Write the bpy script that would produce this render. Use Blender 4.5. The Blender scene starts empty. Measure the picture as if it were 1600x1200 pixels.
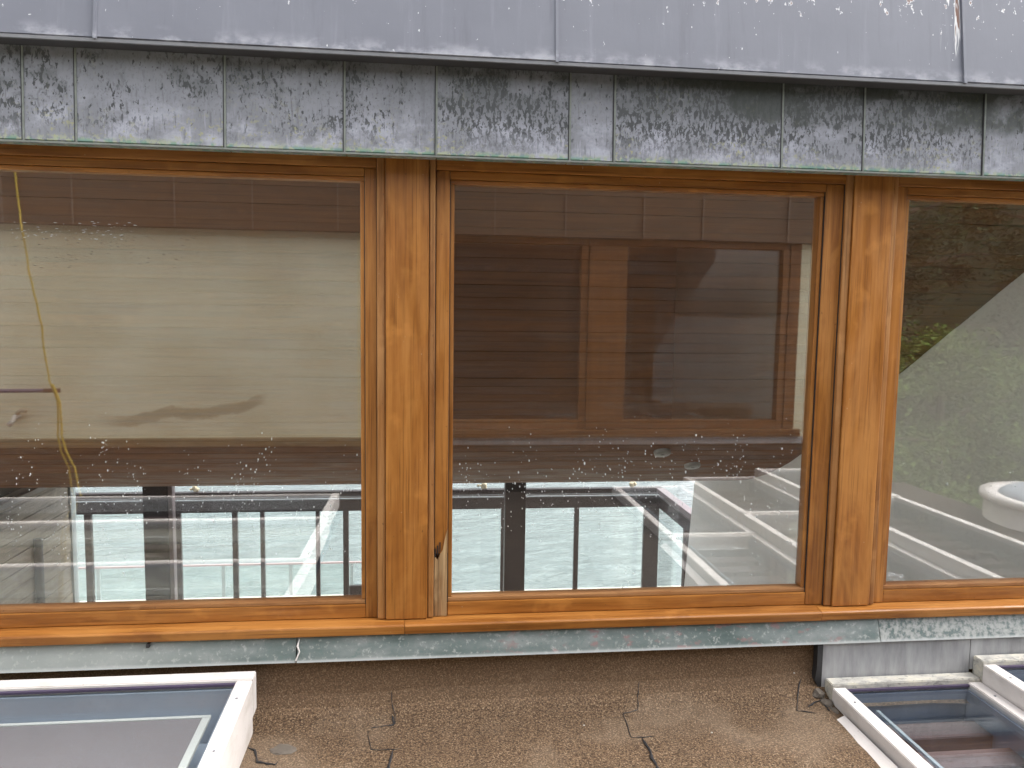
import bpy, bmesh, math, random
from mathutils import Vector, Matrix, Euler

random.seed(11)
S = bpy.context.scene
C = S.collection
R = math.radians

# ---------------------------------------------------------------- camera, sky, sun, exposure
cam_d = bpy.data.cameras.new('camera')
cam = bpy.data.objects.new('camera', cam_d)
C.objects.link(cam)
cam_d.sensor_width = 36.0
cam_d.lens = 27.0
cam_d.clip_start = 0.02
cam_d.clip_end = 6000.0
cam.location = (0.0, -2.67, 0.0)
_yaw, _pit, _rol = R(6.46166), R(5.37757), R(0.84775)
_f = Vector((math.sin(_yaw) * math.cos(_pit), math.cos(_yaw) * math.cos(_pit), -math.sin(_pit)))
_r = Vector((math.cos(_yaw), -math.sin(_yaw), 0))
_u = _r.cross(_f)
_r2 = _r * math.cos(_rol) + _u * math.sin(_rol)
_u2 = -_r * math.sin(_rol) + _u * math.cos(_rol)
cam.rotation_euler = Matrix((_r2, _u2, -_f)).transposed().to_euler()
S.camera = cam

W = bpy.data.worlds.new('World')
S.world = W
W.use_nodes = True
wn = W.node_tree.nodes
wl = W.node_tree.links
wn.clear()
SUN_EL, SUN_AZ = R(58), R(82)
sky = wn.new('ShaderNodeTexSky')
sky.sky_type = 'NISHITA'
sky.sun_disc = False
sky.sun_elevation = SUN_EL
sky.sun_rotation = SUN_AZ
sky.air_density = 1.0
sky.dust_density = 4.0
hs = wn.new('ShaderNodeHueSaturation')
hs.inputs['Saturation'].default_value = 0.22
bgn = wn.new('ShaderNodeBackground')
bgn.inputs['Strength'].default_value = 0.15
wo = wn.new('ShaderNodeOutputWorld')
wl.new(sky.outputs[0], hs.inputs['Color'])
wl.new(hs.outputs[0], bgn.inputs['Color'])
wl.new(bgn.outputs[0], wo.inputs['Surface'])

sun_d = bpy.data.lights.new('sun', 'SUN')
sun_d.energy = 0.9
sun_d.angle = R(35)
sun_d.color = (1.0, 0.97, 0.93)
sun = bpy.data.objects.new('sun', sun_d)
C.objects.link(sun)
# direction TO the sun: rotation measured from +Y clockwise
sd = Vector((math.sin(SUN_AZ) * math.cos(SUN_EL), math.cos(SUN_AZ) * math.cos(SUN_EL), math.sin(SUN_EL)))
sun.rotation_euler = sd.to_track_quat('Z', 'Y').to_euler()
sun.location = (0, -5, 12)

S.view_settings.view_transform = 'Standard'
S.view_settings.look = 'None'
S.view_settings.exposure = 2.1
S.view_settings.gamma = 1.0
S.view_settings.use_curve_mapping = False
S.render.engine = 'CYCLES'
cy = S.cycles
cy.max_bounces = 14
cy.diffuse_bounces = 5
cy.glossy_bounces = 6
cy.transmission_bounces = 8
cy.transparent_max_bounces = 24
cy.caustics_reflective = False
cy.caustics_refractive = False
cy.sample_clamp_indirect = 6.0
cy.use_denoising = True

# ---------------------------------------------------------------- node helper
class NT:
    def __init__(self, name):
        self.m = bpy.data.materials.new(name)
        self.m.use_nodes = True
        self.t = self.m.node_tree
        self.t.nodes.clear()
        self.out = self.t.nodes.new('ShaderNodeOutputMaterial')
        self.tc = None
    def n(self, typ, **kw):
        nd = self.t.nodes.new(typ)
        for k, v in kw.items():
            setattr(nd, k, v)
        return nd
    def put(self, sock, v):
        if isinstance(v, bpy.types.NodeSocket):
            self.t.links.new(v, sock)
        elif isinstance(v, (tuple, list)) and len(v) == 3 and sock.type == 'RGBA':
            sock.default_value = (*v, 1)
        else:
            sock.default_value = v
    def obj(self):
        if self.tc is None:
            self.tc = self.n('ShaderNodeTexCoord')
        return self.tc.outputs['Object']
    def rnd(self):
        return self.n('ShaderNodeObjectInfo').outputs['Random']
    def xyz(self, v=None):
        s = self.n('ShaderNodeSeparateXYZ')
        self.put(s.inputs[0], v if v is not None else self.obj())
        return s.outputs
    def vec(self, scale=(1, 1, 1), jitter=0.0, rot=(0, 0, 0)):
        mp = self.n('ShaderNodeMapping')
        v = self.obj()
        if jitter:
            a = self.n('ShaderNodeVectorMath', operation='ADD')
            self.put(a.inputs[0], v)
            k = self.math('MULTIPLY', self.rnd(), jitter)
            self.put(a.inputs[1], k)
            v = a.outputs[0]
        self.put(mp.inputs['Vector'], v)
        mp.inputs['Scale'].default_value = scale
        mp.inputs['Rotation'].default_value = rot
        return mp.outputs[0]
    def noise(self, vec, scale=1.0, detail=3.0, rough=0.55, dist=0.0):
        t = self.n('ShaderNodeTexNoise')
        self.put(t.inputs['Vector'], vec)
        t.inputs['Scale'].default_value = scale
        t.inputs['Detail'].default_value = detail
        t.inputs['Roughness'].default_value = rough
        t.inputs['Distortion'].default_value = dist
        return t.outputs['Fac']
    def vor(self, vec, scale=1.0, feature='F1'):
        t = self.n('ShaderNodeTexVoronoi', feature=feature)
        self.put(t.inputs['Vector'], vec)
        t.inputs['Scale'].default_value = scale
        return t.outputs['Distance']
    def math(self, op, a, b=0.0, clamp=False):
        t = self.n('ShaderNodeMath', operation=op)
        t.use_clamp = clamp
        self.put(t.inputs[0], a)
        self.put(t.inputs[1], b)
        return t.outputs[0]
    def step(self, v, lo, hi, a=0.0, b=1.0):
        t = self.n('ShaderNodeMapRange')
        t.interpolation_type = 'SMOOTHSTEP'
        self.put(t.inputs['Value'], v)
        t.inputs['From Min'].default_value = lo
        t.inputs['From Max'].default_value = hi
        t.inputs['To Min'].default_value = a
        t.inputs['To Max'].default_value = b
        return t.outputs[0]
    def mul(self, *a):
        r = a[0]
        for x in a[1:]:
            r = self.math('MULTIPLY', r, x)
        return r
    def mix(self, f, a, b, blend='MIX'):
        t = self.n('ShaderNodeMix', data_type='RGBA', blend_type=blend)
        self.put(t.inputs[0], f)
        self.put(t.inputs[6], a)
        self.put(t.inputs[7], b)
        return t.outputs[2]
    def ramp(self, f, stops):
        t = self.n('ShaderNodeValToRGB')
        self.put(t.inputs[0], f)
        e = t.color_ramp.elements
        while len(e) < len(stops):
            e.new(0.5)
        for q, (p, c) in zip(e, stops):
            q.position = p
            q.color = (*c, 1)
        return t.outputs[0]
    def bump(self, h, strength=0.3, dist=0.01):
        b = self.n('ShaderNodeBump')
        b.inputs['Strength'].default_value = strength
        b.inputs['Distance'].default_value = dist
        self.put(b.inputs['Height'], h)
        return b.outputs[0]
    def pbr(self, col, rough=0.6, metal=0.0, normal=None, spec=0.5, **kw):
        p = self.n('ShaderNodeBsdfPrincipled')
        self.put(p.inputs['Base Color'], col)
        self.put(p.inputs['Roughness'], rough)
        self.put(p.inputs['Metallic'], metal)
        p.inputs['Specular IOR Level'].default_value = spec
        for k, v in kw.items():
            self.put(p.inputs[k], v)
        if normal is not None:
            self.put(p.inputs['Normal'], normal)
        self.put(self.out.inputs['Surface'], p.outputs[0])
        return self.m

def plain(name, col, rough=0.6, var=0.12, scale=6.0, metal=0.0, spec=0.5):
    t = NT(name)
    n = t.noise(t.vec(), scale, 5)
    f = t.noise(t.vec(), scale * 14, 2)
    lo = tuple(c * (1 - var) for c in col)
    hi = tuple(min(1, c * (1 + var)) for c in col)
    c = t.mix(n, lo, hi)
    c = t.mix(t.step(f, 0.55, 0.8, 0, 0.25), c, tuple(x * 0.7 for x in col))
    return t.pbr(c, rough, metal, t.bump(f, 0.1, 0.002), spec)

def wood(name, axis, cols, rough=0.34, weather=0.0):
    t = NT(name)
    lng, crs = 1.3, 30.0
    sc = {'x': (lng, crs, crs), 'z': (crs, crs, lng), 'y': (crs, lng, crs)}[axis]
    v = t.vec(sc, 37.0)
    g = t.noise(v, 1.0, 5, 0.62, 0.7)
    fine = t.noise(t.vec(tuple(s * (5 if s > 5 else 2) for s in sc), 19.0), 1.0, 3, 0.6)
    wave = t.noise(t.vec(tuple(s * 0.22 if s > 5 else s * 1.6 for s in sc), 53.0), 1.0, 4, 0.6, 0.8)
    dark, mid, lite = cols
    c = t.ramp(g, [(0.28, dark), (0.52, mid), (0.76, lite)])
    c = t.mix(t.step(wave, 0.46, 0.68, 0, 0.5), c, lite)
    blot = t.noise(t.vec(tuple(7 if q > 5 else 3.2 for q in sc), 71.0), 1.0, 4, 0.6, 0.6)
    c = t.mix(t.step(blot, 0.50, 0.66, 0, 0.4), c, lite)
    c = t.mix(t.step(blot, 0.44, 0.30, 0, 0.4), c, dark)
    c = t.mix(t.step(wave, 0.46, 0.26, 0, 0.38), c, dark)
    c = t.mix(t.step(fine, 0.52, 0.70, 0, 0.5), c, tuple(x * 0.55 for x in dark))
    sc2 = t.noise(t.vec((9, 9, 9), 7.0), 1.0, 3, 0.5)
    c = t.mix(t.step(sc2, 0.60, 0.75, 0, 0.28), c, tuple(min(1, x * 1.45) for x in lite))
    # pale scuffs and pinprick dirt
    sp = t.noise(t.vec((150, 150, 90), 3.0), 1.0, 1, 0.5)
    c = t.mix(t.step(sp, 0.80, 0.84, 0, 0.6), c, (0.62, 0.48, 0.33))
    sp2 = t.noise(t.vec((70, 70, 50), 13.0), 1.0, 2, 0.5)
    c = t.mix(t.step(sp2, 0.73, 0.78, 0, 0.55), c, (0.10, 0.04, 0.015))
    tone = t.math('ADD', t.mul(t.rnd(), 0.22), 0.89)
    hv = t.n('ShaderNodeHueSaturation')
    t.put(hv.inputs['Color'], c)
    t.put(hv.inputs['Value'], tone)
    rg = t.step(wave, 0.3, 0.7, rough - 0.06, rough + 0.2)
    return t.pbr(hv.outputs[0], rg, 0, t.bump(t.math('ADD', g, fine), 0.16, 0.003), 0.4)

VARN = ((0.175, 0.058, 0.0105), (0.355, 0.134, 0.026), (0.48, 0.21, 0.050))
M = {}
M['wood_x'] = wood('varnished_timber_horizontal', 'x', VARN)
M['wood_z'] = wood('varnished_timber_upright', 'z', VARN)
M['bead_z'] = wood('worn_bead_timber', 'z', ((0.20, 0.075, 0.018), (0.36, 0.15, 0.038), (0.48, 0.24, 0.085)), 0.5)
M['bead_x'] = wood('worn_bead_timber_horizontal', 'x', ((0.19, 0.072, 0.02), (0.34, 0.15, 0.05), (0.44, 0.23, 0.095)), 0.5)
M['dark_z'] = wood('dark_reveal_timber', 'z', ((0.10, 0.035, 0.01), (0.17, 0.06, 0.015), (0.25, 0.10, 0.03)), 0.45)
M['rot'] = wood('bare_rotten_timber', 'z', ((0.10, 0.05, 0.02), (0.34, 0.19, 0.08), (0.55, 0.38, 0.2)), 0.8)
M['board'] = wood('ceiling_board_timber', 'x', ((0.12, 0.042, 0.010), (0.175, 0.064, 0.015), (0.225, 0.088, 0.023)), 0.5)
M['opp_wood'] = wood('opposite_timber', 'z', ((0.10, 0.038, 0.008), (0.165, 0.064, 0.013), (0.22, 0.09, 0.02)), 0.4)  # darkness around the facing timber is put into its colour

def cladding():
    t = NT('spotted_zinc')
    X, Y, Z = t.xyz()
    c = t.mix(t.noise(t.vec((5, 5, 7), 9), 1, 5), (0.15, 0.153, 0.168), (0.29, 0.295, 0.325))
    st = t.noise(t.vec((38, 10, 3.0), 5), 1, 4, 0.6)
    c = t.mix(t.step(st, 0.5, 0.72, 0, 0.4), c, (0.27, 0.275, 0.32))
    c = t.mix(t.step(st, 0.46, 0.28, 0, 0.35), c, (0.085, 0.085, 0.095))
    # pale bloom toward the lower edge
    low = t.step(Z, 0.60, 0.50)
    bl = t.noise(t.vec((9, 5, 14), 21), 1, 5, 0.65)
    c = t.mix(t.mul(t.step(bl, 0.42, 0.66), t.step(Z, 0.68, 0.54, 0.10, 0.85)), c, (0.41, 0.415, 0.475))
    # run-down tear shaped spots, fine speckle and short drips
    mask = t.step(t.math('ADD', t.noise(t.vec((5.5, 5, 6), 31), 1, 4, 0.6), t.mul(t.math('SUBTRACT', t.rnd(), 0.42), 0.28)), 0.36, 0.64)
    band = t.mul(t.step(Z, 0.50, 0.62, 0.15, 1), t.step(Z, 0.785, 0.73, 0.6, 1))
    sp2 = t.noise(t.vec((84, 30, 38), 15, (0, 0.15, 0)), 1, 4, 0.6, 0.4)
    thr = t.math('ADD', sp2, t.mul(mask, 0.125))
    c = t.mix(t.mul(t.step(thr, 0.625, 0.665), band, 0.93), c, (0.028, 0.030, 0.030))
    sp3 = t.noise(t.vec((125, 60, 75), 8, (0, -0.1, 0)), 1, 3, 0.6)
    c = t.mix(t.mul(t.step(sp3, 0.535, 0.62), t.step(mask, 0, 1, 0.22, 1.0), t.step(Z, 0.50, 0.60, 0.25, 1), 0.88), c, (0.045, 0.048, 0.048))
    dr = t.noise(t.vec((95, 30, 11), 23), 1, 3, 0.55)
    c = t.mix(t.mul(t.step(dr, 0.60, 0.70), t.step(Z, 0.78, 0.62, 0.2, 1), 0.5), c, (0.085, 0.088, 0.095))
    c = t.mix(t.mul(t.step(dr, 0.40, 0.30), t.step(Z, 0.66, 0.55), 0.3), c, (0.50, 0.50, 0.57))
    c = t.mix(t.mul(t.step(mask, 0.2, 1), t.step(Z, 0.58, 0.70), 0.6), c, (0.07, 0.074, 0.074))
    # dark algae sheet high on the panels, denser to the right
    al = t.noise(t.vec((4.2, 3, 7.5), 0, (0, 0.1, 0)), 1, 6, 0.62, 0.4)
    alm = t.mul(t.step(al, 0.45, 0.58), t.step(t.math('ADD', Z, t.mul(t.noise(t.vec((14, 5, 9)), 1, 4), 0.12)), 0.68, 0.73), t.step(X, 0.3, 1.1, 0.12, 0.95))
    c = t.mix(t.mul(alm, 0.9), c, (0.045, 0.05, 0.043))
    # lichen
    li = t.noise(t.vec((75, 30, 75), 2), 1, 3, 0.6)
    lim = t.step(t.noise(t.vec((6, 4, 9), 41), 1, 3), 0.42, 0.66)
    c = t.mix(t.mul(t.step(li, 0.55, 0.64), lim, t.step(Z, 0.64, 0.50, 0.12, 1.0)), c, (0.34, 0.335, 0.17))
    c = t.mix(t.mul(t.step(li, 0.44, 0.54), t.step(Z, 0.522, 0.500), 0.85), c, (0.36, 0.39, 0.26))
    gr = t.noise(t.vec((30, 20, 30), 2), 1, 3)
    c = t.mix(t.mul(t.step(gr, 0.46, 0.56), t.step(Z, 0.515, 0.499), 0.8), c, (0.11, 0.25, 0.19))
    return t.pbr(c, t.step(st, 0.3, 0.7, 0.42, 0.62), 0.0, t.bump(t.math('ADD', st, sp2), 0.12, 0.003), 0.5)
M['clad'] = cladding()

def upper():
    t = NT('pale_lead_sheet')
    X, Y, Z = t.xyz()
    c = t.mix(t.noise(t.vec((3, 3, 4), 9), 1, 5), (0.128, 0.132, 0.158), (0.19, 0.195, 0.227))
    st = t.noise(t.vec((26, 10, 1.6), 5), 1, 5, 0.65)
    c = t.mix(t.step(st, 0.54, 0.78, 0, 0.3), c, (0.26, 0.265, 0.30))
    c = t.mix(t.step(st, 0.44, 0.24, 0, 0.5), c, (0.115, 0.115, 0.14))
    ed = t.noise(t.vec((12, 8, 18), 5), 1, 4, 0.6)
    c = t.mix(t.mul(t.step(Z, 0.84, 0.775), t.step(ed, 0.42, 0.66), 0.6), c, (0.50, 0.50, 0.54))
    # bare flakes with a white halo, most to the upper right
    fl = t.noise(t.vec((42, 20, 26), 0), 1, 4, 0.6)
    zone = t.mul(t.step(Z, 0.93, 1.03), t.step(X, 0.2, 1.0, 0.45, 1))
    fz = t.math('ADD', fl, t.mul(zone, 0.07))
    c = t.mix(t.step(fz, 0.70, 0.72, 0, 0.85), c, (0.74, 0.74, 0.74))
    c = t.mix(t.step(fz, 0.742, 0.75, 0, 0.9), c, (0.17, 0.085, 0.06))
    run = t.noise(t.vec((55, 20, 4), 0), 1, 3)
    rz = t.mul(t.step(X, 1.70, 1.74), t.step(X, 1.79, 1.77), t.step(Z, 0.84, 0.9))
    c = t.mix(t.mul(rz, t.step(run, 0.5, 0.56)), c, (0.70, 0.69, 0.68))
    c = t.mix(t.mul(rz, t.step(run, 0.58, 0.6)), c, (0.19, 0.09, 0.06))
    wd = t.noise(t.vec((90, 20, 60), 0), 1, 2)
    c = t.mix(t.step(wd, 0.74, 0.77, 0, 0.8), c, (0.72, 0.72, 0.70))
    return t.pbr(c, 0.5, 0.0, t.bump(t.math('ADD', st, fl), 0.1, 0.003), 0.5)
M['upper'] = upper()
M['fold'] = plain('dark_fold_metal', (0.20, 0.20, 0.21), 0.55, 0.3, 20)
M['seam'] = plain('greenish_seam', (0.20, 0.215, 0.19), 0.6, 0.5, 40)
M['soffit'] = plain('dark_soffit_metal', (0.07, 0.068, 0.068), 0.6, 0.25, 12)

def flashing():
    t = NT('verdigris_flashing')
    X, Y, Z = t.xyz()
    n1 = t.noise(t.vec((4, 4, 10), 3), 1, 5, 0.6)
    c = t.ramp(n1, [(0.3, (0.07, 0.10, 0.094)), (0.5, (0.14, 0.17, 0.163)), (0.7, (0.245, 0.262, 0.255))])
    sp = t.noise(t.vec((60, 40, 60), 3), 1, 4, 0.65)
    c = t.mix(t.step(sp, 0.54, 0.68, 0, 0.6), c, (0.40, 0.415, 0.39))
    c = t.mix(t.step(sp, 0.44, 0.32, 0, 0.6), c, (0.10, 0.15, 0.14))
    rd = t.noise(t.vec((16, 16, 34), 3), 1, 4, 0.6)
    c = t.mix(t.mul(t.step(rd, 0.56, 0.66), t.step(X, 0.0, 0.5), t.step(X, 1.66, 1.5), 0.6), c, (0.27, 0.13, 0.125))
    wh = t.step(X, -0.5, -1.1)
    c = t.mix(t.mul(wh, 0.5), c, (0.42, 0.43, 0.41))
    c = t.mix(t.mul(t.step(X, 1.69, 1.72), t.step(sp, 0.40, 0.55), 0.6), c, (0.42, 0.42, 0.40))
    ed = t.step(Z, -1.204, -1.214)
    c = t.mix(t.mul(ed, 0.7), c, (0.46, 0.47, 0.46))
    return t.pbr(c, 0.55, 0, t.bump(sp, 0.2, 0.003))
M['flash'] = flashing()

def lead():
    t = NT('grey_lead_upstand')
    st = t.noise(t.vec((22, 22, 4), 11), 1, 5, 0.65)
    c = t.ramp(st, [(0.25, (0.21, 0.21, 0.215)), (0.5, (0.33, 0.33, 0.335)), (0.75, (0.44, 0.44, 0.44))])
    n = t.noise(t.vec((7, 7, 7), 4), 1, 4)
    c = t.mix(t.step(n, 0.55, 0.75, 0, 0.5), c, (0.20, 0.20, 0.205))
    return t.pbr(c, 0.6, 0, t.bump(st, 0.12, 0.004))
M['lead'] = lead()

def felt():
    t = NT('brown_mineral_felt')
    X, Y, Z = t.xyz()
    mac = t.noise(t.vec((2.2, 2.2, 2.2)), 1, 5, 0.6)
    gr = t.noise(t.vec((150, 150, 150)), 1, 2, 0.7)
    g2 = t.noise(t.vec((210, 210, 210)), 1, 1, 0.5)
    c = t.ramp(gr, [(0.30, (0.024, 0.014, 0.008)), (0.48, (0.085, 0.051, 0.028)), (0.66, (0.185, 0.120, 0.070))])
    c = t.mix(t.step(g2, 0.58, 0.70, 0, 0.7), c, (0.34, 0.25, 0.165))
    c = t.mix(t.step(g2, 0.42, 0.30, 0, 0.65), c, (0.03, 0.02, 0.012))
    c = t.mix(t.step(mac, 0.5, 0.68, 0, 0.30), c, (0.27, 0.205, 0.145))
    c = t.mix(t.step(mac, 0.45, 0.3, 0, 0.35), c, (0.06, 0.04, 0.026))
    # upstand painted paler to offset the shade it stands in
    c = t.mix(t.step(Z, -1.42, -1.34, 0.0, 0.30), c, (0.29, 0.185, 0.11))
    c = t.mix(t.mul(t.step(Y, -0.55, -0.75), 0.82), c, (0.022, 0.018, 0.016))  # felt darkened away from the windows to dim its mirror image
    bl = t.noise(t.vec((9, 9, 9)), 1, 4)
    c = t.mix(t.step(bl, 0.68, 0.74, 0, 0.35), c, (0.05, 0.04, 0.035))
    return t.pbr(c, 0.85, 0, t.bump(t.math('ADD', gr, t.mul(g2, 0.7)), 0.55, 0.006), 0.25)
M['felt'] = felt()
M['tar'] = plain('black_tar', (0.022, 0.021, 0.022), 0.6, 0.5, 60)
M['torn'] = plain('torn_felt', (0.12, 0.10, 0.08), 0.85, 0.4, 40)

def paint():
    t = NT('chipped_white_paint')
    n = t.noise(t.vec((14, 14, 14), 3), 1, 5, 0.65)
    c = t.mix(n, (0.62, 0.58, 0.55), (0.78, 0.735, 0.705))
    f = t.noise(t.vec((60, 60, 60), 3), 1, 4, 0.6)
    c = t.mix(t.step(f, 0.66, 0.72, 0, 0.7), c, (0.50, 0.46, 0.40))
    gm = t.noise(t.vec((5, 5, 12), 9), 1, 5, 0.65)
    c = t.mix(t.step(gm, 0.48, 0.72, 0, 0.5), c, (0.47, 0.43, 0.37))
    d = t.noise(t.vec((110, 110, 110), 5), 1, 2)
    c = t.mix(t.step(d, 0.74, 0.77, 0, 0.7), c, (0.25, 0.17, 0.10))
    return t.pbr(c, 0.5, 0, t.bump(f, 0.2, 0.004))
M['paint'] = paint()
def cap():
    t = NT('lichened_cap')
    n = t.noise(t.vec((18, 30, 30), 3), 1, 5, 0.65)
    c = t.ramp(n, [(0.3, (0.27, 0.26, 0.24)), (0.5, (0.48, 0.46, 0.41)), (0.7, (0.62, 0.58, 0.46))])
    f = t.noise(t.vec((50, 90, 90), 3), 1, 4, 0.6)
    c = t.mix(t.step(f, 0.56, 0.64, 0, 0.6), c, (0.16, 0.155, 0.14))
    return t.pbr(c, 0.7, 0, t.bump(f, 0.3, 0.004))
M['cap'] = cap()

def glass(name, refl, tint, film=0.0, film_col=(0.6, 0.6, 0.58), wob=0.0, rgh=0.0):
    """thin pane: a coated sheet that mirrors `refl` of the light at each face and passes the rest"""
    t = NT(name)
    tr = t.n('ShaderNodeBsdfTransparent')
    tr.inputs['Color'].default_value = (*tint, 1)
    gl = t.n('ShaderNodeBsdfGlossy')
    gl.inputs['Roughness'].default_value = rgh
    gl.inputs['Color'].default_value = (1, 1, 1, 1)
    if wob:
        nz = t.noise(t.vec((1, 1, 1), 5), 1.6, 1)
        t.put(gl.inputs['Normal'], t.bump(nz, wob, 0.02))
    lw = t.n('ShaderNodeLayerWeight')
    lw.inputs['Blend'].default_value = 0.5
    f = t.math('ADD', t.mul(t.math('POWER', lw.outputs['Facing'], 5.0), 1.0 - refl), refl, True)
    mx = t.n('ShaderNodeMixShader')
    t.put(mx.inputs[0], f)
    t.put(mx.inputs[1], tr.outputs[0])
    t.put(mx.inputs[2], gl.outputs[0])
    res = mx.outputs[0]
    if film:
        df = t.n('ShaderNodeBsdfDiffuse')
        df.inputs['Color'].default_value = (*film_col, 1)
        fn = t.noise(t.vec((6, 6, 1.6), 5), 1, 5, 0.65)
        st = t.noise(t.vec((2.0, 2, 40), 5), 1, 3, 0.6)
        ff = t.math('ADD', t.step(fn, 0.40, 0.75, film * 0.5, film * 2.0), t.step(st, 0.5, 0.75, 0, film))
        m2 = t.n('ShaderNodeMixShader')
        t.put(m2.inputs[0], ff)
        t.put(m2.inputs[1], res)
        t.put(m2.inputs[2], df.outputs[0])
        res = m2.outputs[0]
    t.put(t.out.inputs['Surface'], res)
    return t.m
M['glass'] = glass('coated_window_glass', 0.13, (0.985, 0.99, 0.985), 0.004, wob=0.02, rgh=0.014)
M['glass_sky'] = glass('skylight_glass', 0.03, (0.93, 0.955, 0.97), 0.008, (0.5, 0.55, 0.62))
M['glass_thin'] = glass('clear_screen_glass', 0.03, (0.97, 0.985, 0.98))
M['glass_green'] = glass('green_balustrade_glass', 0.03, (0.955, 0.985, 0.975))

def drops():
    t = NT('rain_drop_white')
    tl = t.n('ShaderNodeBsdfTranslucent')
    tl.inputs['Color'].default_value = (0.85, 0.86, 0.86, 1)  # white stands in for sky light refracted by the drops
    df = t.n('ShaderNodeBsdfDiffuse')
    df.inputs['Color'].default_value = (0.82, 0.83, 0.83, 1)
    mx = t.n('ShaderNodeMixShader')
    mx.inputs[0].default_value = 0.6
    t.put(mx.inputs[1], tl.outputs[0])
    t.put(mx.inputs[2], df.outputs[0])
    t.put(t.out.inputs['Surface'], mx.outputs[0])
    return t.m
M['drop'] = drops()
M['speck'] = plain('dark_fly_specks', (0.05, 0.045, 0.04), 0.7)

def render_wall():
    t = NT('cream_render')
    X, Y, Z = t.xyz()
    n = t.noise(t.vec((1.6, 1.6, 2.0)), 1, 6, 0.62)
    c = t.mix(t.step(n, 0.3, 0.7), (0.70, 0.65, 0.45), (0.82, 0.785, 0.58))
    st = t.noise(t.vec((2.0, 2, 7.0)), 1, 5, 0.6)
    c = t.mix(t.step(st, 0.5, 0.78, 0, 0.35), c, (0.56, 0.52, 0.42))
    # brown tide mark low on the wall, with a hanging ragged edge
    wv = t.noise(t.vec((1.9, 0.0, 0.0)), 1, 3)
    ctr = t.math('ADD', t.mul(wv, 0.34), -0.99)
    ctr = t.math('ADD', ctr, t.mul(t.math('ADD', X, 1.9), 0.10))
    dz = t.math('SUBTRACT', Z, ctr)
    rag = t.mul(t.noise(t.vec((26, 0.0, 6)), 1, 3), 0.05)
    dz = t.math('ADD', dz, rag)
    stain = t.mul(t.step(dz, -0.035, 0.0), t.step(dz, 0.075, 0.055), t.step(X, -2.55, -2.2), t.step(X, -1.2, -1.3))
    c = t.mix(t.mul(stain, 0.62), c, (0.30, 0.25, 0.15))
    ys = t.step(t.math('ABSOLUTE', t.math('ADD', X, 0.505)), 0.03, 0.012)
    c = t.mix(t.mul(ys, 0.5), c, (0.80, 0.68, 0.34))
    return t.pbr(c, 0.8, 0, t.bump(st, 0.1, 0.01), 0.3)
M['render'] = render_wall()
M['plaster'] = plain('grey_plaster', (0.84, 0.83, 0.80), 0.8, 0.04, 1.5)
M['floor'] = plain('room_floor', (0.62, 0.56, 0.48), 0.5, 0.2, 3)
M['wallboard'] = wood('grey_wall_board', 'y', ((0.20, 0.175, 0.145), (0.30, 0.265, 0.22), (0.42, 0.37, 0.31)), 0.6)
M['bronze'] = plain('dark_bronze_metal', (0.020, 0.012, 0.013), 0.45, 0.2, 10, 0, 0.25)
M['railtop'] = plain('bronze_rail_top', (0.16, 0.12, 0.125), 0.35, 0.2, 10)
M['greyframe'] = plain('charcoal_frame', (0.05, 0.048, 0.05), 0.5, 0.15, 10)
M['red'] = plain('pinkish_red_rail', (0.50, 0.36, 0.365), 0.5, 0.1, 10)
M['greypost'] = plain('pale_grey_post', (0.33, 0.37, 0.38), 0.5, 0.1, 10)
M['yellow'] = plain('yellow_cable_sheath', (0.52, 0.37, 0.04), 0.45, 0.1, 30)
M['purple'] = plain('purple_pole_paint', (0.085, 0.055, 0.11), 0.45, 0.2, 30)
M['brownend'] = plain('brown_pole_end', (0.10, 0.05, 0.03), 0.6, 0.2, 30)
M['tan'] = plain('tan_stuff', (0.45, 0.38, 0.27), 0.8, 0.3, 60)
M['bark'] = plain('bark', (0.09, 0.065, 0.045), 0.9, 0.4, 20)
M['chrome'] = plain('steel_trim', (0.30, 0.29, 0.27), 0.35, 0.05, 10, 0.6)
M['lamp_dark'] = plain('unlit_lamp', (0.05, 0.04, 0.03), 0.3, 0.1, 10)
M['lining'] = plain('blue_grey_lining', (0.36, 0.40, 0.45), 0.6, 0.12, 4)
M['deeplining'] = plain('deep_blue_lining', (0.11, 0.14, 0.20), 0.6, 0.15, 4)
M['blind'] = plain('mauve_blind', (0.165, 0.138, 0.133), 0.8, 0.07, 3)
M['hem'] = plain('cream_hem', (0.50, 0.48, 0.43), 0.7, 0.08, 10)
M['purplegap'] = plain('purple_gap_shade', (0.06, 0.045, 0.085), 0.6, 0.2, 10)
M['darkroom'] = plain('dark_room_lining', (0.13, 0.115, 0.09), 0.7, 0.2, 3)
M['beam'] = wood('inside_beam_timber', 'x', ((0.055, 0.032, 0.030), (0.09, 0.052, 0.048), (0.13, 0.08, 0.075)), 0.6)
M['greyconc'] = plain('grey_concrete', (0.33, 0.32, 0.30), 0.85, 0.12, 2)
M['deck'] = plain('deck_boards', (0.22, 0.19, 0.16), 0.7, 0.2, 4)
M['oppclad'] = plain('brown_oxide_cladding', (0.085, 0.050, 0.024), 0.55, 0.2, 4)
M['oppseam'] = plain('pale_cladding_seam', (0.17, 0.125, 0.09), 0.55, 0.1, 4)
M['oppledge'] = plain('ochre_ledge', (0.17, 0.125, 0.055), 0.7, 0.2, 6)
M['gravel'] = plain('bounce_gravel', (0.44, 0.42, 0.38), 0.9, 0.3, 1.2)
M['roofing'] = plain('grey_roofing', (0.22, 0.22, 0.23), 0.7, 0.15, 2)

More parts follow.
